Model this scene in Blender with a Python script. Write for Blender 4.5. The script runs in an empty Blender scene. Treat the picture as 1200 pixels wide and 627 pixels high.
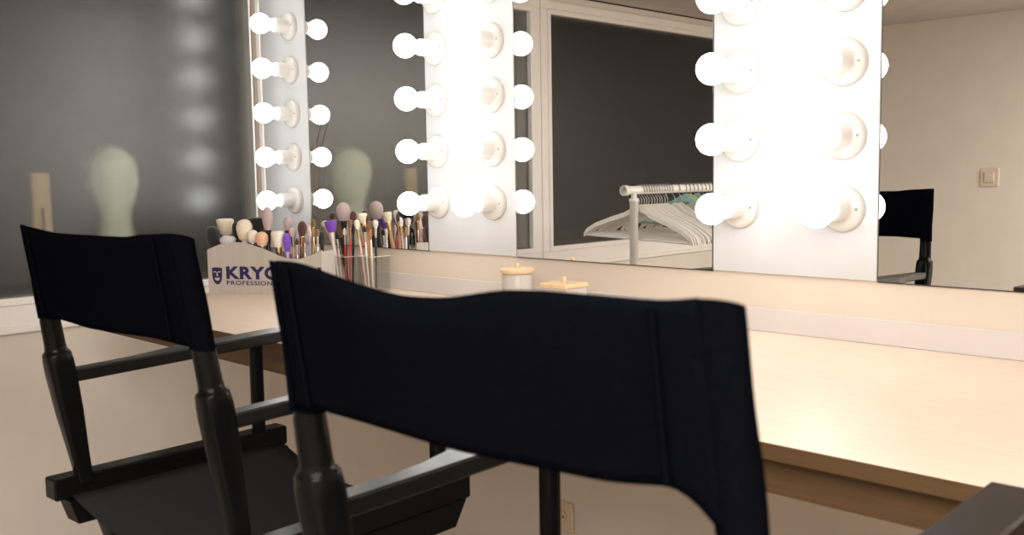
import bpy, math, random
from mathutils import Vector, Matrix
random.seed(7)
SC = bpy.context.scene
COL = SC.collection
PI = math.pi

# ------------------------------------------------------------------ camera
CAM = Vector((0.0, -1.85, 1.20))
RIGHT = Vector((0.710589, 0.703430, -0.015803))
DOWN = Vector((0.057149, -0.080087, -0.995148))
FWD = Vector((-0.701283, 0.706238, -0.097110))
FPX = 1159.61
cd = bpy.data.cameras.new('camera'); cam = bpy.data.objects.new('camera', cd); COL.objects.link(cam)
cd.sensor_width = 36.0; cd.lens = 36.0 * FPX / 1200.0
cd.clip_start = 0.02
m3 = Matrix((RIGHT, -DOWN, -FWD)).transposed()
cam.matrix_world = Matrix.Translation(CAM) @ m3.to_4x4()
SC.camera = cam
cd.dof.use_dof = True; cd.dof.focus_distance = 2.9; cd.dof.aperture_fstop = 8.0

def ray(px, py):
    return RIGHT * (px - 600) + DOWN * (py - 313.5) + FWD * FPX
def hit(px, py, n, d):
    """where the sight line through a photo point meets the plane n.x = d"""
    w = ray(px, py); n = Vector(n)
    return CAM + w * ((d - n.dot(CAM)) / n.dot(w))

# ------------------------------------------------------------------ materials
def mat(name, col, rough=0.5, metal=0.0, spec=0.5, noise=0.0, scale=30.0, bump=0.0, bscale=200.0,
        stretch=(1, 1, 1), coat=0.0, coat_rough=0.03, trans=0.0, ior=1.45, emit=None, emit_col=(1, 1, 1), sheen=0.0):
    m = bpy.data.materials.new(name); m.use_nodes = True
    nt = m.node_tree; b = nt.nodes['Principled BSDF']
    b.inputs['Base Color'].default_value = (*col, 1)
    b.inputs['Roughness'].default_value = rough
    b.inputs['Metallic'].default_value = metal
    b.inputs['Specular IOR Level'].default_value = spec
    b.inputs['Coat Weight'].default_value = coat
    b.inputs['Coat Roughness'].default_value = coat_rough
    b.inputs['Transmission Weight'].default_value = trans
    b.inputs['IOR'].default_value = ior
    b.inputs['Sheen Weight'].default_value = sheen
    if emit:
        b.inputs['Emission Color'].default_value = (*emit_col, 1)
        b.inputs['Emission Strength'].default_value = emit
    if noise or bump:
        tc = nt.nodes.new('ShaderNodeTexCoord'); mp = nt.nodes.new('ShaderNodeMapping')
        mp.inputs['Scale'].default_value = stretch
        nt.links.new(tc.outputs['Object'], mp.inputs['Vector'])
    if noise:
        n = nt.nodes.new('ShaderNodeTexNoise'); n.inputs['Scale'].default_value = scale
        n.inputs['Detail'].default_value = 6
        nt.links.new(mp.outputs['Vector'], n.inputs['Vector'])
        r = nt.nodes.new('ShaderNodeValToRGB')
        r.color_ramp.elements[0].position = 0.3; r.color_ramp.elements[1].position = 0.7
        r.color_ramp.elements[0].color = (*[c * (1 - noise) for c in col], 1)
        r.color_ramp.elements[1].color = (*[min(1, c * (1 + noise)) for c in col], 1)
        nt.links.new(n.outputs['Fac'], r.inputs['Fac'])
        nt.links.new(r.outputs['Color'], b.inputs['Base Color'])
    if bump:
        n2 = nt.nodes.new('ShaderNodeTexNoise'); n2.inputs['Scale'].default_value = bscale
        n2.inputs['Detail'].default_value = 4
        nt.links.new(mp.outputs['Vector'], n2.inputs['Vector'])
        bp = nt.nodes.new('ShaderNodeBump'); bp.inputs['Strength'].default_value = bump
        bp.inputs['Distance'].default_value = 0.002
        nt.links.new(n2.outputs['Fac'], bp.inputs['Height'])
        nt.links.new(bp.outputs['Normal'], b.inputs['Normal'])
    return m

M = {}
M['wall'] = mat('wall_paint', (0.74, 0.69, 0.62), 0.55, noise=0.03, scale=6, bump=0.15, bscale=260)
M['wall_low'] = mat('backsplash_paint', (0.63, 0.555, 0.48), 0.28, noise=0.02, scale=5, bump=0.05, bscale=300)
M['pale_strip'] = mat('pale_band_strip', (0.60, 0.56, 0.545), 0.35, noise=0.02, scale=5)
M['ceiling'] = mat('ceiling_paint', (0.55, 0.50, 0.465), 0.8, noise=0.05, scale=8, bump=0.2, bscale=150)
M['floor'] = mat('floor_vinyl', (0.32, 0.26, 0.21), 0.45, noise=0.12, scale=5, stretch=(1, 8, 1))
M['white_trim'] = mat('white_trim_paint', (0.87, 0.85, 0.82), 0.35, noise=0.02, scale=12)
M['gap'] = mat('dark_gap', (0.03, 0.028, 0.025), 0.7)
M['mirror'] = mat('silvered_mirror', (0.93, 0.93, 0.92), 0.0, metal=1.0)
M['mirror_edge'] = mat('dark_glass_edge', (0.03, 0.035, 0.04), 0.2)
M['panel'] = mat('white_backed_glass', (0.53, 0.54, 0.555), 0.5, coat=1.0, coat_rough=0.0)
M['porcelain'] = mat('white_porcelain', (0.56, 0.545, 0.52), 0.25, coat=0.3)
M['bulb'] = mat('glowing_opal_bulb', (0.9, 0.88, 0.84), 0.3, emit=7.2, emit_col=(1.0, 0.985, 0.955))
M['screw'] = mat('steel_screw', (0.25, 0.24, 0.23), 0.35, metal=1.0)
M['black_wood'] = mat('black_lacquered_wood', (0.004, 0.004, 0.004), 0.18, noise=0.2, scale=20, stretch=(8, 1, 8), bump=0.03, bscale=80, spec=0.08)
M['arm_wood'] = mat('black_varnished_armrest', (0.005, 0.005, 0.005), 0.34, noise=0.3, scale=20, stretch=(8, 1, 8), bump=0.03, bscale=80, spec=0.15, ior=1.5, coat=0.45, coat_rough=0.28)
M['canvas'] = mat('black_canvas', (0.0022, 0.0025, 0.0040), 0.9, noise=0.25, scale=350, bump=0.5, bscale=900, spec=0.0)
M['seat_canvas'] = mat('black_seat_canvas', (0.011, 0.011, 0.0125), 0.8, noise=0.25, scale=350, bump=0.5, bscale=900, spec=0.25)
M['holder'] = mat('grey_brushed_acrylic', (0.50, 0.46, 0.42), 0.38, noise=0.05, scale=60, stretch=(1, 1, 0.05))
M['navy'] = mat('navy_print', (0.018, 0.016, 0.085), 0.5)
M['logo_light'] = mat('pale_print', (0.5, 0.47, 0.45), 0.45)
def clear(name):
    m = bpy.data.materials.new(name); m.use_nodes = True
    nt = m.node_tree; nt.nodes.remove(nt.nodes['Principled BSDF']); out = nt.nodes['Material Output']
    tr = nt.nodes.new('ShaderNodeBsdfTransparent'); tr.inputs['Color'].default_value = (0.94, 0.95, 0.94, 1)
    gl = nt.nodes.new('ShaderNodeBsdfGlossy'); gl.inputs['Roughness'].default_value = 0.05
    mx = nt.nodes.new('ShaderNodeMixShader')
    mx.inputs[0].default_value = 0.07; nt.links.new(tr.outputs[0], mx.inputs[1]); nt.links.new(gl.outputs[0], mx.inputs[2])
    nt.links.new(mx.outputs[0], out.inputs['Surface'])
    return m
M['acrylic'] = clear('clear_acrylic')
M['acrylic_edge'] = mat('polished_acrylic_edge', (0.75, 0.74, 0.70), 0.25)
M['jar'] = mat('frosted_clear_acrylic', (0.92, 0.89, 0.85), 0.25, trans=0.55, ior=1.3)
M['cream_fill'] = mat('cream_cotton', (0.85, 0.78, 0.70), 0.8)
M['bamboo'] = mat('bamboo_lid', (0.76, 0.55, 0.33), 0.4, noise=0.12, scale=40, stretch=(1, 10, 1))
M['hanger_white'] = mat('white_hanger_plastic', (0.84, 0.82, 0.77), 0.4)
M['hanger_teal'] = mat('teal_hanger_plastic', (0.30, 0.55, 0.55), 0.4)
M['hanger_yellow'] = mat('yellow_hanger_plastic', (0.72, 0.62, 0.18), 0.4)
M['hook'] = mat('grey_steel_hook', (0.35, 0.34, 0.32), 0.3, metal=1.0)
M['rack'] = mat('white_rack_metal', (0.85, 0.83, 0.79), 0.35)
M['rubber'] = mat('black_rubber', (0.02, 0.02, 0.02), 0.6)
M['plate'] = mat('cream_switch_plastic', (0.66, 0.57, 0.46), 0.4)
M['plate2'] = mat('cream_socket_plastic', (0.60, 0.48, 0.36), 0.4)
M['head'] = mat('pale_green_foam', (0.78, 0.84, 0.66), 0.7, noise=0.03, scale=20)
M['batten'] = mat('tan_softwood', (0.62, 0.46, 0.24), 0.5, noise=0.15, scale=20, stretch=(4, 4, 0.4))
M['batten_dark'] = mat('brown_groove', (0.25, 0.17, 0.08), 0.6)
M['wire'] = mat('bronze_wire', (0.20, 0.13, 0.06), 0.4, metal=0.6)
M['outside'] = mat('outside_ledge_concrete', (0.12, 0.12, 0.115), 0.8, noise=0.2, scale=12)

# beech laminate with a fine straight grain along the counter
def beech(name, c1, c2, rough):
    m = bpy.data.materials.new(name); m.use_nodes = True
    nt = m.node_tree; b = nt.nodes['Principled BSDF']; b.inputs['Roughness'].default_value = rough; b.inputs['Specular IOR Level'].default_value = 0.3 if rough > 0.5 else 0.5
    tc = nt.nodes.new('ShaderNodeTexCoord'); mp = nt.nodes.new('ShaderNodeMapping')
    mp.inputs['Scale'].default_value = (3.0, 60.0, 60.0)
    n = nt.nodes.new('ShaderNodeTexNoise'); n.inputs['Scale'].default_value = 3.0; n.inputs['Detail'].default_value = 8
    n.inputs['Roughness'].default_value = 0.65; n.inputs['Distortion'].default_value = 0.3
    r = nt.nodes.new('ShaderNodeValToRGB'); r.color_ramp.elements[0].position = 0.32; r.color_ramp.elements[1].position = 0.68
    r.color_ramp.elements[0].color = (*c1, 1); r.color_ramp.elements[1].color = (*c2, 1)
    nt.links.new(tc.outputs['Object'], mp.inputs['Vector']); nt.links.new(mp.outputs['Vector'], n.inputs['Vector'])
    nt.links.new(n.outputs['Fac'], r.inputs['Fac']); nt.links.new(r.outputs['Color'], b.inputs['Base Color'])
    return m
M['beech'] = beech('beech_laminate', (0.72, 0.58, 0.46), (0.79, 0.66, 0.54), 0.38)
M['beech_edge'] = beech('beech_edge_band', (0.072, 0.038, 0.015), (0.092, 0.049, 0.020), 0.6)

# frosted film on window glass: a rough dielectric pane with a thin grey haze
def frosted(name, tint, ior, tw):
    m = bpy.data.materials.new(name); m.use_nodes = True
    nt = m.node_tree; b = nt.nodes['Principled BSDF']
    b.inputs['Base Color'].default_value = (*tint, 1)
    b.inputs['Roughness'].default_value = 0.22
    b.inputs['Transmission Weight'].default_value = tw
    b.inputs['IOR'].default_value = ior
    b.inputs['Specular IOR Level'].default_value = 0.5
    tc = nt.nodes.new('ShaderNodeTexCoord'); n = nt.nodes.new('ShaderNodeTexNoise'); n.inputs['Scale'].default_value = 300
    bp = nt.nodes.new('ShaderNodeBump'); bp.inputs['Strength'].default_value = 0.25; bp.inputs['Distance'].default_value = 0.002
    nt.links.new(tc.outputs['Object'], n.inputs['Vector']); nt.links.new(n.outputs['Fac'], bp.inputs['Height'])
    nt.links.new(bp.outputs['Normal'], b.inputs['Normal'])
    return m
M['frosted'] = frosted('frosted_window_glass', (0.80, 0.81, 0.77), 1.55, 1.0)
M['dark_glass'] = frosted('dark_window_glass', (0.62, 0.60, 0.57), 1.36, 1.0)

# ------------------------------------------------------------------ mesh helpers
class MB:
    def __init__(self): self.v = []; self.f = []; self.s = []
    def add(self, vs, fs, smooth=False):
        o = len(self.v); self.v += [tuple(x) for x in vs]
        for f in fs: self.f.append([i + o for i in f]); self.s.append(smooth)
    def box(self, a, b, bev=0.0):
        x0, y0, z0 = [min(a[i], b[i]) for i in range(3)]; x1, y1, z1 = [max(a[i], b[i]) for i in range(3)]
        if bev <= 0:
            vs = [(x0, y0, z0), (x1, y0, z0), (x1, y1, z0), (x0, y1, z0), (x0, y0, z1), (x1, y0, z1), (x1, y1, z1), (x0, y1, z1)]
            self.add(vs, [(3, 2, 1, 0), (4, 5, 6, 7), (0, 1, 5, 4), (1, 2, 6, 5), (2, 3, 7, 6), (3, 0, 4, 7)]); return
        bev = min(bev, (x1 - x0) / 2.01, (y1 - y0) / 2.01, (z1 - z0) / 2.01)
        P = []
        idx = {}
        for sx in (0, 1):
            for sy in (0, 1):
                for sz in (0, 1):
                    X = (x0, x1)[sx]; Y = (y0, y1)[sy]; Z = (z0, z1)[sz]
                    dx = bev * (1 - 2 * sx); dy = bev * (1 - 2 * sy); dz = bev * (1 - 2 * sz)
                    for a_, p in (('x', (X, Y + dy, Z + dz)), ('y', (X + dx, Y, Z + dz)), ('z', (X + dx, Y + dy, Z))):
                        idx[(sx, sy, sz, a_)] = len(P); P.append(p)
        F = []
        def g(*k): return idx[k]
        for s in (0, 1):
            q = [g(s, 0, 0, 'x'), g(s, 1, 0, 'x'), g(s, 1, 1, 'x'), g(s, 0, 1, 'x')]; F.append(q if s else q[::-1])
            q = [g(0, s, 0, 'y'), g(0, s, 1, 'y'), g(1, s, 1, 'y'), g(1, s, 0, 'y')]; F.append(q if s else q[::-1])
            q = [g(0, 0, s, 'z'), g(1, 0, s, 'z'), g(1, 1, s, 'z'), g(0, 1, s, 'z')]; F.append(q if s else q[::-1])
        for a_ in (0, 1):
            for b_ in (0, 1):
                q = [g(a_, b_, 0, 'x'), g(a_, b_, 0, 'y'), g(a_, b_, 1, 'y'), g(a_, b_, 1, 'x')]; F.append(q)
                q = [g(a_, 0, b_, 'x'), g(a_, 0, b_, 'z'), g(a_, 1, b_, 'z'), g(a_, 1, b_, 'x')]; F.append(q)
                q = [g(0, a_, b_, 'y'), g(0, a_, b_, 'z'), g(1, a_, b_, 'z'), g(1, a_, b_, 'y')]; F.append(q)
        for sx in (0, 1):
            for sy in (0, 1):
                for sz in (0, 1): F.append([g(sx, sy, sz, 'x'), g(sx, sy, sz, 'y'), g(sx, sy, sz, 'z')])
        self.add(P, F)
    def loft(self, rings, cap=True, smooth=True):
        n = len(rings[0]); vs = [p for r in rings for p in r]; fs = []
        for i in range(len(rings) - 1):
            for j in range(n):
                k = (j + 1) % n
                fs.append((i * n + j, i * n + k, (i + 1) * n + k, (i + 1) * n + j))
        self.add(vs, fs, smooth)
        if cap:
            self.add(rings[0], [tuple(range(n))[::-1]]); self.add(rings[-1], [tuple(range(n))])
    def tube(self, pts, r, n=12, cap=True, sq=2.0, r2=None):
        """round or squarish tube along pts; r may be a list; sq is a superellipse power; r2 the half width on the second axis"""
        pts = [Vector(p) for p in pts]; rings = []
        rs = r if isinstance(r, (list, tuple)) else [r] * len(pts)
        r2s = rs if r2 is None else (r2 if isinstance(r2, (list, tuple)) else [r2] * len(pts))
        sqs = sq if isinstance(sq, (list, tuple)) else [sq] * len(pts)
        up = None
        for i, p in enumerate(pts):
            t = (pts[min(i + 1, len(pts) - 1)] - pts[max(i - 1, 0)]).normalized()
            if up is None:
                up = Vector((0, 1, 0)) if abs(t.z) > 0.7 else Vector((0, 0, 1))
            u = (up - t * up.dot(t)).normalized(); w = u.cross(t).normalized(); up = u
            ring = []
            for j in range(n):
                a = 2 * PI * (j + 0.5) / n; c, s = math.cos(a), math.sin(a); e = 2.0 / sqs[i]
                ring.append(p + w * (rs[i] * math.copysign(abs(c) ** e, c)) + u * (r2s[i] * math.copysign(abs(s) ** e, s)))
            rings.append(ring)
        self.loft(rings, cap)
    def lathe(self, prof, origin=(0, 0, 0), axis=(0, 0, 1), n=24, cap=True):
        """prof: list of (radius, distance along the axis)"""
        ax = Vector(axis).normalized(); o = Vector(origin)
        t = Vector((1, 0, 0)) if abs(ax.x) < 0.8 else Vector((0, 1, 0))
        u = (t - ax * t.dot(ax)).normalized(); w = ax.cross(u)
        rings = []
        for r, h in prof:
            r = max(r, 1e-5)
            rings.append([o + ax * h + u * (r * math.cos(2 * PI * j / n)) + w * (r * math.sin(2 * PI * j / n)) for j in range(n)])
        self.loft(rings, cap)
    def prism(self, outline, axis_vec, smooth=False):
        """flat outline (list of 3D points) extruded by axis_vec"""
        a = [Vector(p) for p in outline]; d = Vector(axis_vec); n = len(a)
        vs = a + [p + d for p in a]
        fs = [tuple(range(n)), tuple(range(2 * n - 1, n - 1, -1))]
        fs += [(i, i + n, (i + 1) % n + n, (i + 1) % n) for i in range(n)]
        self.add(vs, fs, smooth)
    def build(self, name, m, parent=None, loc=None, fix=True):
        me = bpy.data.meshes.new(name); me.from_pydata(self.v, [], self.f); me.validate()
        if len(me.polygons) == len(self.s): me.polygons.foreach_set('use_smooth', self.s)
        if fix:
            import bmesh
            bm = bmesh.new(); bm.from_mesh(me); bmesh.ops.recalc_face_normals(bm, faces=bm.faces); bm.to_mesh(me); bm.free()
        for mm in (m if isinstance(m, (list, tuple)) else [m]): me.materials.append(mm)
        o = bpy.data.objects.new(name, me); COL.objects.link(o)
        if parent: o.parent = parent
        if loc: o.location = loc
        return o

def thing(name, label, cat, loc=(0, 0, 0), rz=0, group=None):
    o = bpy.data.objects.new(name, None); COL.objects.link(o); o.empty_display_size = 0.05
    o.location = loc; o.rotation_euler = (0, 0, rz); tag(o, label, cat, group); return o
def tag(o, label=None, cat=None, group=None, kind=None):
    if label: o['label'] = label
    if cat: o['category'] = cat
    if group: o['group'] = group
    if kind: o['kind'] = kind
    return o
def struct(name, mb, m, parent=None):
    o = mb.build(name, m, parent)
    o['kind'] = 'structure'
    return o
def copy_tree(o, parent=None):
    c = o.copy(); COL.objects.link(c)
    if parent: c.parent = parent
    for ch in o.children: copy_tree(ch, c)
    return c

# ------------------------------------------------------------------ the room
XL, XR, YB, ZC = -3.07, 2.3, -3.77, 1.995         # left wall face, right wall, wall behind the camera, ceiling
ZM = 0.9755                                        # lower edge of the mirrors
b = MB(); b.box((XL - 0.3, YB - 0.1, -0.08), (XR + 0.1, 0.12, 0.0)); struct('floor', b, M['floor'])
b = MB(); b.box((XL - 0.12, YB - 0.1, ZC), (XR + 0.1, 0.12, ZC + 0.08)); struct('ceiling', b, M['ceiling'])
b = MB(); b.box((XL - 0.12, 0.006, 0), (XR + 0.1, 0.12, ZC)); struct('wall_front', b, M['wall_low'])
b = MB(); b.box((XL - 0.12, YB - 0.1, 0), (XR + 0.1, YB, ZC)); struct('wall_rear', b, M['wall'])
b = MB(); b.box((XR, YB, 0), (XR + 0.1, 0.006, ZC)); struct('wall_right', b, M['wall'])
b = MB(); b.box((XL + 0.3, 0.0035, 0.8515), (XR - 0.6, 0.006, 0.8515 + 0.050), 0.001); struct('added_pale_strip', b, M['pale_strip'])  # added strip, stands in for a soft pale band along the backsplash foot
# left wall with two window openings
W1 = (-1.369, -0.016, 0.852, 1.899); W2 = (-3.25, -1.505, 0.852, 1.899)   # y0, y1, z0, z1 of the panes
b = MB()
x0, x1 = XL - 0.12, XL
b.box((x0, YB, 0), (x1, 0.006, W1[2] - 0.03))
b.box((x0, YB, W1[3] + 0.02), (x1, 0.006, ZC))
b.box((x0, YB, W1[2] - 0.03), (x1, W2[0] - 0.03, W1[3] + 0.02))
b.box((x0, W2[1] + 0.03, W1[2] - 0.03), (x1, W1[0] - 0.03, W1[3] + 0.02))
struct('wall_left', b, M['wall'])
def window(idx, w, right_jamb):
    y0, y1, z0, z1 = w
    b = MB(); X = XL
    # casing: outer flat band with a raised inner bead, built as mitred boxes
    def frame(yA, yB, zA, zB, wd, wdb, xa, xb):
        b.box((xa, yA - wd, zA - wdb), (xb, yB + (wd if right_jamb else 0.008), zA), 0.002)
        b.box((xa, yA - wd, zB), (xb, yB + (wd if right_jamb else 0.008), zB + wd), 0.002)
        b.box((xa, yA - wd, zA), (xb, yA, zB), 0.002)
        b.box((xa, yB, zA), (xb if right_jamb else X - 0.009, yB + (wd if right_jamb else 0.008), zB), 0.002)
    frame(y0, y1, z0, z1, 0.022, 0.022, X - 0.05, X + 0.012)
    wj = 0.066
    b.box((X, y0 - wj, z0 - 0.085), (X + 0.008, y1 + (wj if right_jamb else 0.010), z0 - 0.022), 0.002)
    b.box((X, y0 - wj, z1 + 0.022), (X + 0.008, y1 + (wj if right_jamb else 0.010), z1 + 0.06), 0.002)
    b.box((X, y0 - wj, z0 - 0.022), (X + 0.008, y0 - 0.022, z1 + 0.022), 0.002)
    if right_jamb: b.box((X, y1 + 0.022, z0 - 0.022), (X + 0.008, y1 + wj, z1 + 0.022), 0.002)
    b.box((X - 0.002, y0 - wj, z0 - 0.104), (X + 0.018, y1 + (wj if right_jamb else 0.010), z0 - 0.085), 0.003)
    f = struct('window_%d' % idx, b, M['white_trim'])
    g = MB(); g.box((X - 0.016, y0 - 0.004, z0 - 0.004), (X - 0.010, y1 + 0.004, z1 + 0.004))
    o = g.build('glass_pane', M['frosted'] if idx == 1 else M['dark_glass'], f); o['label'] = 'frosted dark window glass'
    return f
window(1, W1, False)
window(2, W2, True)
b = MB(); b.box((XL, YB, ZC - 0.006), (XL + 0.006, -0.9, ZC)); struct('trim_1', b, M['gap'])   # shadow gap under the ceiling
b = MB(); b.box((XL + 0.010, -0.003, ZM), (XL + 0.034, 0.006, 1.93), 0.002); struct('trim_2', b, M['white_trim'])
# outside ledge the head and the batten stand on
b = MB(); b.box((XL - 0.62, -2.2, 0.80), (XL - 0.12, 0.3, 0.862)); struct('trim_3', b, M['outside'])

# wall behind the camera, seen in the right mirror: light switch
t = thing('light_switch', 'square cream light switch on the bare beige wall seen in the mirror', 'light switch', (-1.939, YB, 1.125))
b = MB(); b.box((-0.049, 0, -0.05), (0.049, 0.008, 0.05), 0.004); b.build('switch_frame', M['plate'], t)
b = MB(); b.box((-0.026, 0.008, -0.028), (0.026, 0.014, 0.028), 0.003); b.build('rocker', M['plate'], t)
# socket under the counter
t = thing('wall_socket', 'cream wall socket low under the counter behind the near chair', 'socket', (-1.672, 0.006, 0.308))
b = MB(); b.box((-0.041, -0.009, -0.041), (0.041, 0, 0.041), 0.004)
b.build('face_plate', M['plate2'], t)
b = MB(); b.lathe([(0.021, 0), (0.0225, 0.003), (0.019, 0.003), (0.018, 0.0005)], (0, -0.0088, 0), (0, -1, 0), 28); b.build('socket_ring', M['plate2'], t)
b = MB()
for s in (-1, 1): b.lathe([(0.003, 0), (0.003, 0.0012)], (s * 0.0095, -0.0092, 0), (0, -1, 0), 10)
b.build('contact_hole', M['gap'], t)

# ------------------------------------------------------------------ mirrors, light panels, bulbs
def mirror(x0, x1, label):
    t = thing('wall_mirror', label, 'mirror', ((x0 + x1) / 2, 0, ZM), group=None)
    w = (x1 - x0) / 2; h = 1.93 - ZM
    b = MB(); b.box((-w + 0.0015, 0.0, 0.0), (w - 0.0015, 0.005, h)); b.build('mirror_glass', M['mirror'], t)
    b = MB(); b.box((-w, 0.0015, -0.0015), (-w + 0.0013, 0.006, h)); b.box((w - 0.0013, 0.0015, -0.0015), (w, 0.006, h))
    b.box((-w, 0.0012, -0.0022), (w, 0.006, -0.0004)); b.build('edge_strip', M['mirror_edge'], t)
    return t
mirror(-2.7615, -2.1735, 'wall mirror behind the makeup brushes, reflecting the dark window')
mirror(-1.8185, -1.2145, 'wall mirror reflecting the clothes rack and white window frame')
mirror(-0.8405, -0.10, 'wall mirror at the right reflecting the beige wall and light switch')
P = {'far': (-3.036, -2.763, [-2.853]), 'middle': (-2.172, -1.820, [-2.124, -1.899]), 'near': (-1.213, -0.842, [-1.146, -0.912])}
PN = {'far': 'narrow far light panel beside the frosted window', 'middle': 'middle white light panel', 'near': 'wide near light panel, right of the clothes rack reflection'}
for k, (x0, x1, cols) in P.items():
    b = MB(); b.box((x0, -0.0004, ZM), (x1, 0.0058, 1.93), 0.0008)
    o = b.build('bulb_board', M['panel'])
    tag(o, {'far': 'narrow glossy white light panel with one column of bulbs by the window corner',
            'middle': 'glossy white light panel with two bulb columns, between the two left mirrors',
            'near': 'largest glossy white light panel with two bulb columns, left of the beige wall reflection'}[k], 'light board', 'white light panels between the mirrors')
def fixture(label):
    t = thing('globe_light', label, 'light', group='globe lights on the white panels')
    b = MB(); b.lathe([(0.0455, 0.0), (0.0455, 0.006), (0.0435, 0.011), (0.036, 0.0155), (0.027, 0.018), (0.0245, 0.022), (0.0235, 0.058), (0.021, 0.062), (0.016, 0.062)], (0, 0, 0), (0, -1, 0), 36)
    b.build('lamp_holder', M['porcelain'], t)
    b = MB(); c = 0.109; R = 0.0325
    prof = [(0.0165, 0.060), (0.017, 0.070), (0.020, 0.080)]
    for i in range(5, 25):
        a = PI * i / 24.0
        if math.sin(a) * R < 0.0215 and a < 1: continue
        prof.append((R * math.sin(a), c - R * math.cos(a)))
    b.lathe(prof, (0, 0, 0), (0, -1, 0), 32)
    o = b.build('bulb', M['bulb'], t); o['label'] = 'glowing round bulb'
    for s in (-1, 1):
        b = MB(); b.lathe([(0.0027, 0), (0.0027, 0.0018), (0.0015, 0.0026)], (s * 0.0335, -0.0148, 0), (s * 0.3, -1, 0), 10)
        b.build('screw', M['screw'], t)
    return t
ORD = ['lowest', 'second lowest', 'third lowest', 'fourth lowest', 'fifth lowest', 'topmost']
proto = None
for k, (x0, x1, cols) in P.items():
    for ci, cx in enumerate(cols):
        for r in range(6):
            colname = 'only column' if len(cols) == 1 else ('left column' if ci == 0 else 'right column')
            pan = {'far': 'the narrow panel by the frosted window', 'middle': 'the middle panel', 'near': 'the largest panel'}[k]
            lab = 'globe light, %s, %s of %s' % (ORD[r], colname, pan)
            if proto is None: proto = o = fixture(lab)
            else: o = copy_tree(proto)
            o['label'] = lab
            o.location = (cx, -0.0004, 1.1152 + 0.1425 * r)

# ------------------------------------------------------------------ counter
ZT = 0.8513; YF = -0.750; XA, XBn = -2.725, 1.6
t = thing('makeup_counter', 'long pale beech counter running below the mirrors', 'counter', (XA, YF, 0))
b = MB(); b.box((0, 0, ZT - 0.0225), (XBn - XA, 0.756 - 0.001, ZT), 0.0012)
ct = b.build('countertop', M['beech'], t)
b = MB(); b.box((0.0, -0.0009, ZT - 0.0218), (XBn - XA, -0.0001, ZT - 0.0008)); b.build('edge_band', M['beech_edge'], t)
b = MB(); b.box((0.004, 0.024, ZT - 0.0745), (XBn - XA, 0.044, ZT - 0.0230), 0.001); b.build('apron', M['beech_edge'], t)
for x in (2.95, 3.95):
    b = MB(); b.box((x, 0.05, 0.0), (x + 0.03, 0.74, ZT - 0.023), 0.002); b.build('support_panel', M['beech_edge'], t)

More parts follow.
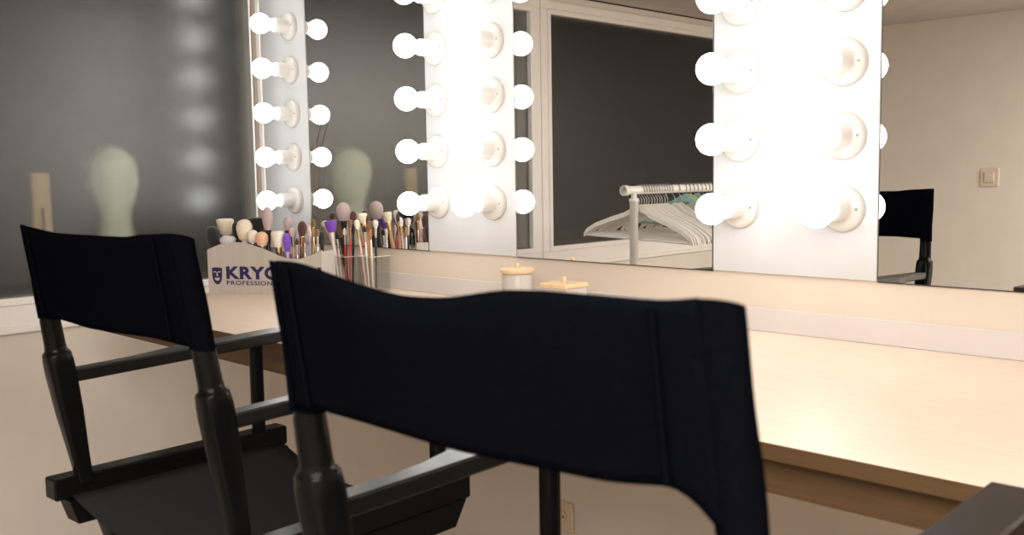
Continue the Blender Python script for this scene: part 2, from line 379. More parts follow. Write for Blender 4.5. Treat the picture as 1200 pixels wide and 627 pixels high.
# ------------------------------------------------------------------ director's chairs
H = 0.246; Z_TOP, Z_SH, Z_RAIL = 1.118, 0.897, 0.684
def lerp(a, b, t): return a + (b - a) * t
def post_axis(s, z):
    # y offset of the reclined back post at height z
    if z >= Z_SH: return -0.032 * (z - Z_SH) / (Z_TOP - Z_SH)
    return 0.033 * (Z_SH - z) / (Z_SH - Z_RAIL)
def hx_at(z):
    # the canvas pulls the post tops slightly together
    return H - 0.0095 * max(0.0, (z - Z_SH) / (Z_TOP - Z_SH))
def chair(label, cat, loc, rz, sag, low, fy):
    t = thing('directors_chair', label, cat, loc, rz, "black director's chairs")
    W = M['black_wood']
    for s in (-1, 1):
        X = s * H
        # back post: tapered square foot, turned shoulder, round rod
        zs = [Z_RAIL - 0.012, Z_RAIL + 0.03, 0.80, 0.868, 0.888, 0.903, 0.9065, 0.9085, 0.918, 0.962, 0.975, 1.104]
        rr = [0.0105, 0.0122, 0.0182, 0.0212, 0.0216, 0.0214, 0.0205, 0.0183, 0.0173, 0.0166, 0.0142, 0.0140]
        r2 = [0.0130, 0.0145, 0.0195, 0.0218, 0.0220, 0.0216, 0.0205, 0.0183, 0.0173, 0.0166, 0.0142, 0.0140]
        sq = [6, 6, 6, 5, 4, 3, 2.3, 2, 2, 2, 2, 2]
        b = MB(); b.tube([(s * hx_at(z), post_axis(s, z), z) for z in zs], rr, 20, True, sq, r2); b.build('back_post', W, t)
        # arm: narrow at the back, a wider paddle in front, flat top
        xi = 0.233; prof = [(0.012, 0.030), (0.10, 0.030), (0.15, 0.034), (0.20, 0.046), (0.25, 0.056), (0.36, 0.058), (0.455, 0.057), (0.468, 0.050)]
        rings = []
        for y, w in prof:
            zt = 0.872 + 0.012 * y / 0.46
            xo = xi + w
            e = 0.003
            zb = zt - 0.022
            rings.append([Vector((s * x, y, z)) for x, z in ((xi, zb + e), (xi + e, zb), (xo - e, zb), (xo, zb + e), (xo, zt - e), (xo - e, zt), (xi + e, zt), (xi, zt - e))])
        b = MB(); b.loft(rings, True, False); b.build('armrest', M['arm_wood'], t)
        # front post under the arm
        b = MB(); b.tube([(s * 0.264, fy, Z_RAIL - 0.012), (s * 0.264, fy, 0.70), (s * 0.264, fy, 0.861)], 0.0128, 20, True, 2.6); b.build('front_post', W, t)
        # seat rail with the pivot bar under it
        b = MB(); b.box((s * 0.245, -0.018, Z_RAIL - 0.038), (s * 0.286, 0.458, Z_RAIL), 0.003); b.build('seat_rail', W, t)
        b = MB(); b.prism([(s * 0.236, 0.002, Z_RAIL - 0.040), (s * 0.236, 0.016, Z_RAIL - 0.083), (s * 0.236, 0.425, Z_RAIL - 0.083), (s * 0.236, 0.452, Z_RAIL - 0.040)], (s * 0.044, 0, 0))
        b.build('pivot_bar', W, t)
        # floor runner
        b = MB(); b.box((s * 0.235, -0.02, 0.0), (s * 0.279, 0.47, 0.045), 0.004); b.build('floor_runner', W, t)
    # crossed legs, front and back pair
    for y in (0.055, 0.385):
        for s in (-1, 1):
            yy = y + s * 0.0135
            b = MB(); b.tube([(-s * 0.25, yy, 0.612), (s * 0.25, yy, 0.035)], 0.022, 16, True, 6, 0.0125); b.build('leg', W, t)
    # footrest
    b = MB(); b.box((-0.235, 0.452, 0.20), (0.235, 0.47, 0.245), 0.003); b.build('footrest', W, t)
    for s in (-1, 1):
        b = MB(); b.box((s * 0.236, 0.44, 0.045), (s * 0.268, 0.468, 0.26), 0.003); b.build('footrest_post', W, t)
    # seat canvas slung between the rails
    b = MB(); nu, nv = 24, 10; top = []; bot = []
    for i in range(nu + 1):
        u = i / nu; x = lerp(-0.246, 0.246, u); k = 1 - (2 * u - 1) ** 2
        for j in range(nv + 1):
            v = j / nv; y = lerp(0.012, 0.445, v) + 0.012 * k * (1 - 2 * v) * 0.6
            z = Z_RAIL - 0.032 - 0.050 * k * (0.85 + 0.25 * math.sin(PI * v))
            top.append((x, y, z)); bot.append((x, y, z - 0.004))
    def grid(b, A, B, nu, nv):
        n = len(A); vs = A + B; fs = []
        def I(i, j): return i * (nv + 1) + j
        for i in range(nu):
            for j in range(nv):
                fs.append((I(i, j), I(i + 1, j), I(i + 1, j + 1), I(i, j + 1)))
                fs.append((n + I(i, j + 1), n + I(i + 1, j + 1), n + I(i + 1, j), n + I(i, j)))
        for i in range(nu):
            for j in (0, nv): fs.append((I(i, j), I(i + 1, j), n + I(i + 1, j), n + I(i, j)))
        for j in range(nv):
            for i in (0, nu): fs.append((I(i, j), I(i, j + 1), n + I(i, j + 1), n + I(i, j)))
        b.add(vs, fs, True)
    grid(b, top, bot, nu, nv); b.build('seat_canvas', M['seat_canvas'], t)
    # back canvas: sleeves round the posts and a panel behind them
    b = MB(); nu, nv = 60, 14; A = []; B = []
    zt0, zb0 = 1.122, 0.970
    for i in range(nu + 1):
        u = i / nu
        for j in range(nv + 1):
            v = j / nv
            zt = zt0 + sag(u); zb = zb0 + low(u)
            z = lerp(zt, zb, v)
            x = lerp(-1, 1, u) * (hx_at(z) - 0.003)
            bulge = 0.010 * math.sin(PI * u) + 0.003 * math.sin(9 * u + 3 * v) * math.sin(PI * u)
            fold = 0.010 * math.exp(-((v) / 0.10) ** 2) * max(0, -sag(u)) / 0.02
            y = post_axis(0, z) - 0.0172 - bulge * (1 - 0.3 * v) + fold
            A.append((x, y, z)); B.append((x, y + 0.0035, z))
    grid(b, A, B, nu, nv)
    for s in (-1, 1):
        u = 0 if s < 0 else 1; n = 24
        rings = []
        for k in range(13):
            v = k / 12.0
            ring = []
            for j in range(n):
                a = 2 * PI * j / n
                zt = zt0 + sag(u) + 0.0015 * math.cos(a) * s - 0.0105 * (1 + math.sin(a)) / 2; zb = zb0 - 0.006 + low(u) - 0.002 * math.sin(a)
                z = lerp(zt, zb, v); rad = 0.0172 + 0.0008 * math.sin(a * 3 + k * 0.7) * (0.4 + 0.6 * v)
                ring.append(Vector((s * hx_at(z) + rad * math.cos(a), post_axis(0, z) + rad * math.sin(a), z)))
            rings.append(ring)
        b.loft(rings, True, True)
        # raised stitched edge of the sleeve
        st = []
        for k in range(15):
            us = (s * (H - 0.042) + H) / (2 * H); z = lerp(zt0 + sag(us) - 0.004, zb0 + low(us) + 0.003, k / 14); st.append((s * (H - 0.042), post_axis(0, z) - 0.0225 - 0.0012, z))
        b.tube(st, 0.0022, 6)
    b.build('back_canvas', M['canvas'], t)
    return t
def interp(pts):
    def g(u):
        u = min(1.0, max(0.0, u))
        for (a, fa), (c, fc) in zip(pts, pts[1:]):
            if a <= u <= c: return lerp(fa, fc, (u - a) / (c - a))
        return pts[-1][1]
    def f(u):
        w = min(0.035, u + 0.004, 1.004 - u)
        return (g(u - w) + 2 * g(u - w / 2) + 2 * g(u) + 2 * g(u + w / 2) + g(u + w)) / 8
    return f
sagB = interp([(0, -0.002), (0.075, -0.001), (0.125, -0.003), (0.25, -0.014), (0.353, -0.021), (0.397, -0.022), (0.5, -0.019), (0.645, -0.007), (0.742, -0.004), (0.89, -0.004), (0.95, -0.004), (1, 0.0)])
lowB = interp([(0, 0.004), (0.06, 0.011), (0.5, 0.011), (0.82, 0.016), (0.90, 0.022), (0.95, 0.026), (0.972, 0.010), (1, 0.0)])
sagA = interp([(0, 0.003), (0.05, 0.0), (0.3, -0.006), (0.6, -0.006), (0.78, -0.005), (0.84, -0.001), (1, 0.003)])
lowA = interp([(0, 0.000), (0.06, 0.005), (0.4, 0.0), (0.8, 0.004), (1, 0.0)])
chair("black director's chair at the left with empty seat, nearer the frosted window", 'chair', (-1.479, -1.205, 0), 0.046, sagA, lowA, 0.402)
chair("black director's chair in the foreground with sagging canvas back hiding the counter", 'chair', (-0.573, -1.303, 0), 0.006, sagB, lowB, 0.362)

# ------------------------------------------------------------------ brush holder with print
HO = Vector((-2.7005, -0.411, ZT)); HE = Vector((-2.3483, -0.2155, ZT))
HL = (HE - HO).length - 0.030; HA = math.atan2(HE.y - HO.y, HE.x - HO.x); HD = 0.085
t = thing('brush_holder', 'grey printed brush holder with a wavy front on the counter', 'brush holder', HO, HA)
wave = interp([(0, 0.130), (0.06, 0.140), (0.15, 0.151), (0.26, 0.154), (0.36, 0.150), (0.50, 0.134), (0.66, 0.110), (0.74, 0.105), (0.82, 0.106), (0.92, 0.118), (1, 0.132)])
def wavy(y0, y1, dz=0.0):
    N = 40; out = [(0, y0, 0), (HL, y0, 0)] + [(HL * (1 - i / N), y0, wave(1 - i / N) + dz) for i in range(N + 1)]
    b = MB(); b.prism(out, (0, y1 - y0, 0)); return b
wavy(0, 0.004).build('front_panel', M['holder'], t)
wavy(HD - 0.004, HD, -0.004).build('back_panel', M['holder'], t)
for x in (0.0, HL - 0.004):
    b = MB(); b.box((x, 0.004, 0), (x + 0.004, HD - 0.004, 0.126 if x == 0 else 0.127)); b.build('end_panel', M['holder'], t)
for x in (0.0805, 0.150, 0.215, 0.285, 0.350):
    b = MB(); b.box((x, 0.004, 0.004), (x + 0.003, HD - 0.004, 0.10)); b.build('divider', M['holder'], t)
b = MB(); b.box((0.004, 0.004, 0), (HL - 0.004, HD - 0.004, 0.004)); b.build('holder_base', M['holder'], t)
def lettering(text, x, z, width, height, off, name, m):
    cu = bpy.data.curves.new('txt', 'FONT'); cu.body = text; cu.size = 1.0; cu.offset = off; cu.extrude = 0.02; cu.space_character = 1.12
    o = bpy.data.objects.new('txt', cu); COL.objects.link(o)
    dg = bpy.context.evaluated_depsgraph_get(); me = bpy.data.meshes.new_from_object(o.evaluated_get(dg))
    bpy.data.objects.remove(o)
    xs = [v.co.x for v in me.vertices]; ys = [v.co.y for v in me.vertices]
    sx = width / (max(xs) - min(xs)); sy = height / (max(ys) - min(ys)); mx, my = min(xs), min(ys)
    for v in me.vertices:
        X, Y, Z = v.co; v.co = (x + (X - mx) * sx, -0.0004 - 0.0002 * (1 if Z > 0 else 0), z + (Y - my) * sy)
    me.materials.clear(); me.materials.append(m)
    w = bpy.data.objects.new(name, me); COL.objects.link(w); w.parent = t
    return w
lettering('KRYOLAN', 0.0610, 0.0440, 0.308, 0.0385, 0.045, 'brand_lettering', M['navy'])
lettering('PROFESSIONAL MAKE-UP', 0.0615, 0.0270, 0.304, 0.0130, 0.014, 'brand_lettering', M['navy'])
# shield emblem with a mask face
b = MB(); N = 20; sh = []
cx, cz, hw = 0.0305, 0.0545, 0.0168
top_z = cz + 0.0225
for i in range(N + 1):
    a = i / N; sh.append((cx - hw + 2 * hw * a, -0.0002, top_z + 0.0015 * math.sin(PI * a * 1)))
for i in range(1, N):
    a = i / N; sh.append((cx + hw * math.cos(PI * a) ** 1 if False else cx + hw * (1 - abs(2 * a - 1) ** 2.2 if False else math.cos(PI * a)), -0.0002, top_z - 0.012 - 0.037 * math.sin(PI * a) ** 0.75))
b.prism(sh, (0, -0.0004, 0)); em = b.build('emblem', M['navy'], t)
b = MB()
for s in (-1, 1):
    eye = [(cx + s * 0.0075 + 0.0048 * math.cos(2 * PI * i / 12), -0.0007, top_z - 0.0125 + 0.0018 * math.sin(2 * PI * i / 12) + 0.0012 * abs(math.cos(PI * i / 12))) for i in range(12)]
    b.prism(eye, (0, -0.0004, 0))
nose = [(cx - 0.001, -0.0007, top_z - 0.012), (cx + 0.001, -0.0007, top_z - 0.012), (cx + 0.0028, -0.0007, top_z - 0.024), (cx - 0.0028, -0.0007, top_z - 0.024)]
b.prism(nose, (0, -0.0004, 0))
mouth = [(cx + 0.0085 * math.cos(PI + PI * i / 10), -0.0007, top_z - 0.0295 + 0.0085 * math.sin(PI + PI * i / 10)) for i in range(11)]
b.prism(mouth, (0, -0.0004, 0))
b.build('mask_face', M['logo_light'], em)

# clear cups for more brushes
def cup(label, x, y, w, h):
    t = thing('acrylic_cup', label, 'cup', (x, y, ZT))
    b = MB(); k = w / 2; th = 0.0025
    def sq(a, z): return [Vector((-a, -a, z)), Vector((a, -a, z)), Vector((a, a, z)), Vector((-a, a, z))]
    b.loft([sq(k, 0), sq(k, h), sq(k - th, h), sq(k - th, 0.004)], True, False)
    b.build('cup_wall', M['acrylic'], t)
    b = MB(); b.loft([sq(k + 0.0002, h), sq(k + 0.0002, h + 0.0012), sq(k - th - 0.0002, h + 0.0012), sq(k - th - 0.0002, h), sq(k + 0.0002, h)], False, False)
    b.build('cup_rim', M['acrylic_edge'], t); return t
CUPA = (-2.352, -0.062); CUPB = (-2.462, -0.078)
cup('clear square acrylic cup of brushes, right of the other cup', CUPA[0], CUPA[1], 0.068, 0.104)
cup('clear square acrylic cup directly behind the right end of the grey holder', CUPB[0], CUPB[1], 0.066, 0.100)

# ------------------------------------------------------------------ makeup brushes
BC = {}
def bcol(name, c, rough=0.8, metal=0.0, **k):
    if name not in BC: BC[name] = mat('brush_' + name, c, rough, metal, **k)
    return BC[name]
HAIR = {'black': (0.012, 0.012, 0.014), 'cream': (0.80, 0.70, 0.54), 'ivory': (0.80, 0.74, 0.64), 'greywhite': (0.58, 0.55, 0.54), 'mauve': (0.46, 0.36, 0.36),
        'peach': (0.78, 0.48, 0.30), 'purple': (0.20, 0.07, 0.55), 'pink': (0.72, 0.55, 0.52), 'brown': (0.07, 0.025, 0.018), 'tan': (0.22, 0.12, 0.06), 'olive': (0.16, 0.11, 0.04)}
HAND = {'black': ((0.012, 0.012, 0.012), 0.3, 0), 'white': ((0.78, 0.74, 0.72), 0.3, 0), 'silver': ((0.62, 0.58, 0.56), 0.25, 1), 'red': ((0.55, 0.03, 0.03), 0.3, 0), 'wood': ((0.50, 0.27, 0.12), 0.35, 0),
        'pink': ((0.72, 0.40, 0.38), 0.3, 0), 'copper': ((0.62, 0.33, 0.20), 0.25, 1), 'lilac': ((0.55, 0.42, 0.70), 0.3, 0), 'brown': ((0.12, 0.04, 0.025), 0.3, 0), 'gold': ((0.62, 0.45, 0.20), 0.25, 1)}
hn = Vector((-math.sin(HA), math.cos(HA), 0)); hx = Vector((math.cos(HA), math.sin(HA), 0))
def brush(px, py, wpx, hpx, shape, hair, ferr, handle, lab, where, lean=0.0, depth=0.5, handle_len=0.0):
    """px, py: middle of the hairs in the photo; where: holder or cup; lean sideways, metres over the length"""
    if where == 'holder':
        n = hn; d = n.dot(HO) + HD * depth
    elif where == 'cupA': n = Vector((0, 1, 0)); d = CUPA[1] + (depth - 0.5) * 0.05
    else: n = Vector((0, 1, 0)); d = CUPB[1] + (depth - 0.5) * 0.05
    c = hit(px, py, n, d)
    dist = (c - CAM).dot(FWD); w = wpx * dist / FPX / 2; h = hpx * dist / FPX
    # foot of the handle inside its vessel
    if where == 'holder':
        s = max(0.014, min(HL - 0.014, (c - HO).dot(hx) - lean)); foot = HO + hx * s + hn * min(max(HD * depth, 0.015), HD - 0.015); foot.z = ZT + 0.007
    else:
        C = CUPA if where == 'cupA' else CUPB
        foot = Vector((C[0] + max(-0.022, min(0.022, (c.x - C[0]) * 0.6 - lean)), C[1] + (depth - 0.5) * 0.035, ZT + 0.009))
    ax = (c - foot).normalized()
    L = (c - foot).length
    t = thing('makeup_brush', lab, 'makeup brush', foot, 0, 'makeup brushes in the holder' if where == 'holder' else 'makeup brushes in the clear cups')
    q = ax.to_track_quat('Z', 'Y'); t.rotation_mode = 'QUATERNION'; t.rotation_quaternion = q
    z0 = L - h / 2; z1 = L + h / 2; fr = max(0.0028, min(w * 0.62, 0.010)); fl = max(0.016, min(0.03, z0 * 0.3))
    if shape == 'cup': fr = max(0.003, w * 0.4)
    hr = max(0.0026, fr * 0.62)
    b = MB(); b.lathe([(hr * 0.55, 0), (hr * 0.8, 0.004), (hr * 0.75, z0 * 0.25), (hr * 1.05, z0 * 0.6), (hr * 0.95, z0 - fl), (hr * 0.7, z0 - fl + 0.002)], n=12)
    c_, r_, m_ = HAND[handle]; b.build('handle', bcol('handle_' + handle, c_, r_, m_), t)
    b = MB(); b.lathe([(hr * 1.02, z0 - fl), (hr * 1.1, z0 - fl + 0.002), (fr * 0.9, z0 - 0.006), (fr, z0 - 0.002), (fr, z0 + 0.001), (fr * 0.8, z0 + 0.001)], n=14)
    c_, r_, m_ = HAND[ferr]; b.build('ferrule', bcol('ferrule_' + ferr, c_, r_, m_), t)
    prof = {'round': [(0.62, 0), (0.85, 0.2), (1, 0.5), (0.97, 0.7), (0.78, 0.88), (0.45, 0.97), (0.05, 1)],
            'flat': [(0.62, 0), (0.78, 0.25), (0.92, 0.6), (1, 0.82), (0.96, 0.93), (0.7, 0.985), (0.05, 1)],
            'tear': [(0.55, 0), (0.8, 0.2), (1, 0.48), (0.95, 0.68), (0.75, 0.85), (0.42, 0.96), (0.05, 1)],
            'dome': [(0.7, 0), (0.95, 0.3), (1, 0.55), (0.85, 0.8), (0.5, 0.95), (0.05, 1)],
            'cup': [(0.42, 0), (0.62, 0.15), (0.84, 0.45), (0.97, 0.8), (1, 0.93), (0.85, 0.99), (0.05, 1)],
            'point': [(0.8, 0), (1, 0.3), (0.8, 0.65), (0.4, 0.9), (0.05, 1)]}[shape]
    b = MB(); b.lathe([(max(w * r, 0.0006), z0 + h * k) for r, k in prof], n=22)
    ha = b.build('bristles', bcol('hair_' + hair, HAIR[hair], 0.85, noise=0.18, scale=60, stretch=(14, 14, 1), bump=0.6, bscale=120, sheen=0.3), t)
    return t
BR = [
 (249.5, 277, 17, 24, 'round', 'black', 'black', 'black', 'big round black brush at the left end of the grey holder', 'holder', -0.01, 0.25),
 (264, 265.5, 20, 19, 'flat', 'cream', 'white', 'white', 'large flat topped cream brush, second from the left end of the holder', 'holder', 0.0, 0.85),
 (267, 281, 19, 10, 'dome', 'greywhite', 'silver', 'black', 'low grey white dome brush in front of the flat cream brush', 'holder', 0.0, 0.18),
 (276.5, 270, 9, 20, 'round', 'black', 'black', 'black', 'slim black brush between the two large cream brushes', 'holder', 0.0, 0.6),
 (286.5, 269, 19, 24, 'round', 'cream', 'white', 'white', 'tall rounded cream brush on the crest of the holder front', 'holder', 0.0, 0.4),
 (302, 264, 23, 19, 'flat', 'black', 'black', 'black', 'wide flat black brush behind the peach brush', 'holder', 0.0, 0.85),
 (296, 277, 13, 15, 'round', 'ivory', 'silver', 'white', 'small ivory brush left of the peach brush', 'holder', 0.0, 0.25),
 (307, 279.5, 15, 16, 'dome', 'peach', 'silver', 'black', 'round peach brush low in the holder', 'holder', 0.0, 0.2),
 (313.5, 256, 13, 28, 'tear', 'mauve', 'black', 'black', 'tallest brush of the holder, mauve teardrop on black ferrule', 'holder', 0.0, 0.5),
 (325.5, 280, 15, 19, 'flat', 'ivory', 'gold', 'white', 'ivory brush left of the narrow purple one', 'holder', -0.01, 0.3),
 (336.5, 284, 9, 22, 'round', 'purple', 'lilac', 'white', 'narrow purple brush low in the dip of the holder', 'holder', 0.0, 0.3),
 (337.5, 262, 12, 17, 'tear', 'mauve', 'black', 'black', 'small mauve brush with black ferrule leaning right above the dip', 'holder', 0.012, 0.6),
 (343, 272, 9, 11, 'round', 'pink', 'silver', 'pink', 'small pale pink brush right of the narrow purple brush', 'holder', 0.0, 0.55),
 (354, 268, 11, 18, 'tear', 'brown', 'copper', 'brown', 'oval dark brown brush on a brown handle', 'holder', 0.01, 0.45),
 (362, 270, 6, 14, 'point', 'pink', 'lilac', 'lilac', 'thin brush with lilac handle right of the dark brown oval', 'holder', -0.004, 0.7),
 (367, 261, 6, 10, 'point', 'olive', 'gold', 'gold', 'thin olive tipped brush standing above the lilac one', 'holder', 0.0, 0.8),
 (372, 273, 6, 9, 'flat', 'tan', 'silver', 'silver', 'short tan tipped brush with a silver handle', 'holder', 0.002, 0.3),
 (357, 281, 5, 7, 'point', 'tan', 'silver', 'silver', 'little silver eye brush in front of the brown oval', 'holder', 0.0, 0.25),
 (348, 283, 5, 8, 'point', 'brown', 'silver', 'silver', 'little silver brush with brown tip beside the narrow purple brush', 'holder', 0.0, 0.25),
 (377, 277, 9, 12, 'dome', 'black', 'black', 'black', 'black dome brush left of the purple cup shaped brush', 'holder', 0.0, 0.5),
 (388, 265.5, 15, 14, 'cup', 'purple', 'white', 'white', 'purple cup shaped brush on a long white handle', 'cupB', 0.006, 0.0),
 (381, 263, 8, 7, 'flat', 'ivory', 'pink', 'pink', 'pale brush tip half behind the purple cup shaped brush', 'cupB', 0.0, 0.95),
 (389, 253.5, 7, 9, 'round', 'brown', 'copper', 'copper', 'dark brown copper brush above the purple cup shaped brush', 'cupB', 0.0, 0.8),
 (402.5, 248, 17, 22, 'tear', 'mauve', 'black', 'black', 'biggest and tallest brush, pale mauve head leaning left', 'cupB', 0.006, 0.8),
 (399, 268, 12, 22, 'flat', 'tan', 'black', 'black', 'wide dark tan brush below the biggest mauve head', 'cupB', 0.0, 0.9),
 (414, 255, 8, 15, 'round', 'brown', 'black', 'black', 'dark brush right of the biggest mauve head', 'cupB', 0.0, 0.7),
 (410.5, 262, 6, 9, 'flat', 'tan', 'copper', 'red', 'copper brush on a bright red handle', 'cupB', -0.004, 0.2),
 (404, 271, 5, 8, 'point', 'pink', 'silver', 'red', 'slim brush on a red handle left of the copper one', 'cupB', 0.002, 0.15),
 (395, 276, 5, 8, 'point', 'black', 'silver', 'white', 'slim white handled brush at the cup edge by the holder', 'cupB', 0.0, 0.3),
 (425, 256, 12, 12, 'flat', 'cream', 'gold', 'wood', 'cream flat brush on a wooden handle in the right cup', 'cupA', 0.0, 0.8),
 (418.5, 263, 7, 11, 'round', 'ivory', 'gold', 'pink', 'ivory brush on a pink handle leaning left in the right cup', 'cupA', 0.0, 0.1),
 (431, 257, 5, 10, 'point', 'brown', 'copper', 'wood', 'pointed brown brush right of the cream flat brush', 'cupA', 0.0, 0.6),
 (434, 264, 6, 10, 'flat', 'tan', 'copper', 'white', 'tan copper brush at the right side of the right cup', 'cupA', 0.0, 0.4),
 (427, 268, 5, 8, 'point', 'black', 'silver', 'white', 'black tipped white brush in the front of the right cup', 'cupA', 0.0, 0.2),
 (440, 262, 7, 9, 'round', 'greywhite', 'silver', 'black', 'grey white brush leaning furthest right from the right cup', 'cupA', 0.0, 0.5),
]
for a in BR: brush(*a)

# ------------------------------------------------------------------ jars on the counter
t = thing('storage_jar', 'round clear jar with a bamboo knobbed lid on the counter', 'jar', (-1.715, -0.105, ZT))
b = MB(); b.lathe([(0.036, 0), (0.0385, 0.004), (0.0385, 0.092), (0.036, 0.096), (0.033, 0.096), (0.0345, 0.088), (0.0345, 0.006), (0.001, 0.005)], n=36); b.build('jar_body', M['jar'], t)
b = MB(); b.lathe([(0.030, 0.0065), (0.032, 0.010), (0.032, 0.075), (0.02, 0.082), (0.001, 0.084)], n=28); b.build('cotton_pads', M['cream_fill'], t)
b = MB(); b.lathe([(0.040, 0.0965), (0.0425, 0.098), (0.0425, 0.106), (0.041, 0.108), (0.001, 0.108)], n=40); l = b.build('lid', M['bamboo'], t)
b = MB(); b.lathe([(0.0052, 0.108), (0.0055, 0.118), (0.0048, 0.1205), (0.001, 0.1207)], n=18); b.build('knob', M['bamboo'], l)
t = thing('storage_box', 'square clear box with a flat bamboo knobbed lid right of the jar', 'box', (-1.526, -0.142, ZT))
b = MB(); k = 0.037
def sqr(a, z): return [Vector((-a, -a, z)), Vector((a, -a, z)), Vector((a, a, z)), Vector((-a, a, z))]
b.loft([sqr(k, 0), sqr(k, 0.078), sqr(k - 0.003, 0.078), sqr(k - 0.003, 0.004)], True, False); b.build('box_body', M['jar'], t)
b = MB(); b.box((-0.03, -0.03, 0.0045), (0.03, 0.03, 0.058), 0.006); b.build('cotton_pads', M['cream_fill'], t)
b = MB(); b.box((-0.0405, -0.0405, 0.0785), (0.0405, 0.0405, 0.0885), 0.002); l = b.build('lid', M['bamboo'], t)
b = MB(); b.lathe([(0.0055, 0.0885), (0.0058, 0.099), (0.005, 0.102), (0.001, 0.1022)], n=18); b.build('knob', M['bamboo'], l)

# thin wire hanging from a bulb in front of the far mirror
b = MB()
pts = [hit(x, y, (0, 1, 0), d) for x, y, d in ((377, 143, -0.012), (375, 153, -0.010), (371, 166, -0.012), (369.5, 180, -0.010), (368, 200, -0.011), (366.5, 222, -0.010), (365.5, 245, -0.012), (365, 262, -0.016))]
pts.append(Vector((pts[-1].x, -0.02, 0.93))); pts.append(Vector((pts[-1].x, -0.03, ZT + 0.001)))
b.tube(pts, 0.0016, 8)
tag(b.build('hanging_wire', M['wire']), 'thin bronze wire hanging in front of the mirror by the far panel', 'wire')

# ------------------------------------------------------------------ behind the frosted glass: mannequin head and a batten
def mannequin():
    t = thing('mannequin_head', 'pale green mannequin head standing blurred behind the frosted window', 'mannequin head', (-3.185, -0.470, 0.862), 0.9)
    b = MB(); rings = []; n = 40
    # z, half width (local x: across the face), front reach, back reach
    prof = [(0.000, 0.100, 0.088, 0.090), (0.012, 0.102, 0.090, 0.092), (0.045, 0.090, 0.080, 0.082), (0.085, 0.070, 0.064, 0.066), (0.125, 0.056, 0.052, 0.054),
            (0.170, 0.048, 0.045, 0.049), (0.205, 0.045, 0.044, 0.047), (0.228, 0.047, 0.052, 0.050), (0.244, 0.052, 0.066, 0.054), (0.262, 0.058, 0.072, 0.060), (0.285, 0.064, 0.073, 0.068),
            (0.310, 0.069, 0.074, 0.076), (0.340, 0.072, 0.076, 0.081), (0.368, 0.071, 0.074, 0.080), (0.392, 0.064, 0.066, 0.073), (0.412, 0.050, 0.052, 0.058), (0.426, 0.033, 0.034, 0.039), (0.434, 0.015, 0.015, 0.018), (0.436, 0.003, 0.003, 0.004)]
    pz = [p[0] for p in prof]
    def at(z):
        for p, q in zip(prof, prof[1:]):
            if p[0] <= z <= q[0]:
                k = (z - p[0]) / (q[0] - p[0]); return [lerp(p[i], q[i], k) for i in (1, 2, 3)]
        return prof[-1][1:]
    zs = sorted(set(pz + [0.436 * i / 70 for i in range(71)]))
    for z in zs:
        w, f, bk = at(z); ring = []
        for j in range(n):
            a = 2 * PI * j / n; c, s = math.cos(a), math.sin(a)
            x = w * c; y = (f if s > 0 else bk) * s
            if s > 0.3:
                nose = 0.018 * math.exp(-((x) / 0.010) ** 2) * max(0, 1 - abs(z - 0.303) / 0.026)
                eye = -0.010 * (math.exp(-((x - 0.030) / 0.014) ** 2) + math.exp(-((x + 0.030) / 0.014) ** 2)) * math.exp(-((z - 0.326) / 0.010) ** 2)
                lip = 0.006 * math.exp(-(x / 0.020) ** 2) * (math.exp(-((z - 0.272) / 0.0045) ** 2) + math.exp(-((z - 0.264) / 0.0045) ** 2))
                brow = 0.004 * math.exp(-((abs(x) - 0.03) / 0.02) ** 2) * math.exp(-((z - 0.342) / 0.008) ** 2)
                y += max(nose, 0) + eye + lip + brow
            ear = 0.010 * math.exp(-((z - 0.318) / 0.020) ** 2) * math.exp(-((s + 0.1) / 0.16) ** 2)
            x += math.copysign(ear, c)
            ring.append(Vector((x, y, z)))
        rings.append([Vector((p.x, p.y, p.z)) for p in ring])
    b.loft(rings, True, True); b.build('head', M['head'], t)
mannequin()
t = thing('wooden_batten', 'tan wooden batten standing upright behind the frosted window, left of the head', 'batten', (-3.125, -0.722, 0.862))
b = MB(); b.box((-0.008, -0.026, 0), (0.008, 0.026, 0.355), 0.002); b.build('strip', M['batten'], t)
b = MB(); b.box((0.0081, -0.005, 0.004), (0.0089, 0.005, 0.25)); b.build('groove', M['batten_dark'], t)

# ------------------------------------------------------------------ clothes rack seen in the mirror
RX, RY0, RY1, RZ = -2.36, -1.135, -2.20, 1.1185
yl = (RY0 - RY1) / 2
t = thing('clothes_rack', 'white metal clothes rack full of hangers by the window', 'clothes rack', (RX + math.sin(0.04) * yl, RY0 - math.cos(0.04) * yl, 0), 0.04)
b = MB(); b.lathe([(0.0165, 0), (0.0165, 2 * yl)], (0, -yl, RZ), (0, 1, 0), 20); b.build('rail', M['rack'], t)
for s in (-1, 1):
    b = MB(); b.lathe([(0.019, 0), (0.0205, 0.003), (0.0205, 0.022), (0.019, 0.024)], (0, s * (yl - 0.012) - 0.012, RZ), (0, 1, 0), 20); b.build('end_cap', M['rack'], t)
    y = s * (yl - 0.062)
    b = MB(); b.lathe([(0.0165, 0.05), (0.0165, RZ - 0.045), (0.0185, RZ - 0.044), (0.0185, RZ - 0.032), (0.011, RZ - 0.030), (0.011, RZ - 0.014)], (0, y, 0), (0, 0, 1), 18); b.build('upright', M['rack'], t)
    b = MB(); b.tube([(-0.24, y, 0.062), (0.24, y, 0.062)], 0.014, 12); fb = b.build('foot_bar', M['rack'], t)
    for q in (-1, 1):
        b = MB(); b.lathe([(0.022, -0.009), (0.025, -0.006), (0.025, 0.006), (0.022, 0.009)], (q * 0.22, y, 0.025), (0, 1, 0), 18); b.build('castor', M['rubber'], t)
b = MB(); b.tube([(0, -yl + 0.07, 0.14), (0, yl - 0.07, 0.14)], 0.010, 12); b.build('lower_bar', M['rack'], t)
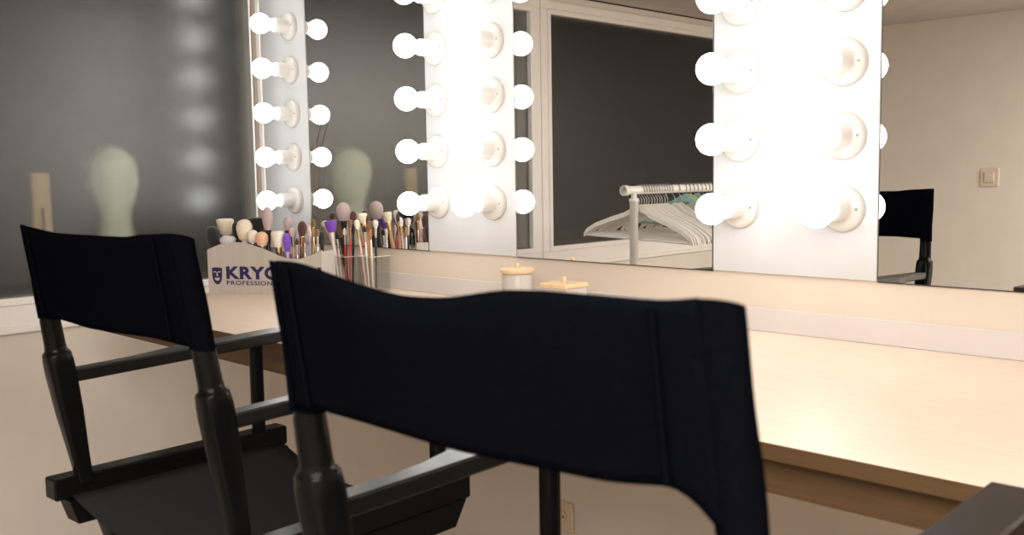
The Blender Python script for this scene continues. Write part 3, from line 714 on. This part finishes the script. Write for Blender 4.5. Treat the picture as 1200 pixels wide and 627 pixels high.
def hanger(mt, label, up=0.0):
    t = thing('clothes_hanger', label, 'hanger', group='hangers on the clothes rack')
    # hook hangs over the rail; origin at the rail axis
    b = MB(); pts = []
    for i in range(15):
        a = PI * (-0.12 + 1.22 * i / 14); pts.append((0.0205 * math.cos(a), 0, 0.0205 * math.sin(a)))
    pts += [(-0.012, 0, -0.022), (-0.002, 0, -0.034), (0, 0, -0.040), (0, 0, -0.066 + up)]
    b.tube(pts, 0.0019, 8); b.build('hook', M['hook'], t)
    b = MB(); rings = []
    arc = [(-0.215, -0.190, 0.011), (-0.205, -0.172, 0.013), (-0.17, -0.146, 0.013), (-0.11, -0.118, 0.013), (-0.055, -0.096, 0.014), (-0.022, -0.074, 0.016), (0, -0.064, 0.020), (0.022, -0.074, 0.016), (0.055, -0.096, 0.014), (0.11, -0.118, 0.013), (0.17, -0.146, 0.013), (0.205, -0.172, 0.013), (0.215, -0.190, 0.011)]
    for x, z, hh in arc:
        z += up; x *= 1.07
        e = 0.0045
        rings.append([Vector((x, -e, z - hh)), Vector((x, e, z - hh)), Vector((x, e, z + hh * 0.4)), Vector((x, -e, z + hh * 0.4))])
    b.loft(rings, True, False); b.build('shoulder', mt, t)
    b = MB(); b.tube([(-0.219, 0, -0.191 + up), (0.219, 0, -0.191 + up)], 0.0048, 10); b.build('trouser_bar', mt, t)
    return t
hp = {'white': None, 'teal': None, 'yellow': None}
ORDN = ['first', 'second', 'third', 'fourth', 'fifth', 'sixth', 'seventh', 'eighth', 'ninth', 'tenth', 'eleventh', 'twelfth', 'thirteenth', 'fourteenth', 'fifteenth', 'sixteenth', 'seventeenth', 'eighteenth', 'nineteenth', 'twentieth', 'twenty-first', 'twenty-second', 'twenty-third', 'twenty-fourth']
RA = 0.04
y = RY0 - 0.098; N = 22
for i in range(N):
    c = 'teal' if i in (14, 17) else ('yellow' if i in (15,) else 'white')
    lab = '%s clothes hanger, %s along the rack rail counted from its mirror end' % (c, ORDN[i])
    if hp[c] is None: hp[c] = o = hanger(M['hanger_' + c], lab, 0.0 if c == 'white' else 0.034)
    else: o = copy_tree(hp[c])
    o['label'] = lab
    o.location = (RX + math.sin(RA) * (RY0 - y), RY0 - math.cos(RA) * (RY0 - y), RZ)
    o.rotation_euler = (random.uniform(-0.02, 0.02), 0.075 + random.uniform(-0.015, 0.02), -0.26 + random.uniform(-0.03, 0.03))
    y -= (0.0165 if i < 11 else (0.045 if i in (11, 12) else 0.026)) + random.uniform(-0.0015, 0.0015)

# ------------------------------------------------------------------ ambient fill: unseen area light added under the ceiling, behind the camera
def lamp(name, loc, size, power, col):
    l = bpy.data.lights.new(name, 'AREA'); l.shape = 'SQUARE'; l.size = size; l.energy = power; l.color = col
    o = bpy.data.objects.new(name, l); COL.objects.link(o); o.location = loc
lamp('ceiling_fill', (0.45, -2.55, ZC - 0.012), 2.0, 104, (1.0, 0.95, 0.89))

# ------------------------------------------------------------------ world and output look
w = bpy.data.worlds.new('night'); SC.world = w; w.use_nodes = True
w.node_tree.nodes['Background'].inputs['Color'].default_value = (0.010, 0.012, 0.014, 1)
w.node_tree.nodes['Background'].inputs['Strength'].default_value = 0.5
SC.view_settings.view_transform = 'Standard'; SC.view_settings.look = 'None'
SC.view_settings.gamma = 1.0; SC.view_settings.use_curve_mapping = False
SC.view_settings.exposure = 0.62
SC.cycles.use_denoising = True
SC.cycles.max_bounces = 10; SC.cycles.glossy_bounces = 6; SC.cycles.transmission_bounces = 10; SC.cycles.diffuse_bounces = 5
SC.cycles.caustics_reflective = True; SC.cycles.sample_clamp_indirect = 8.0
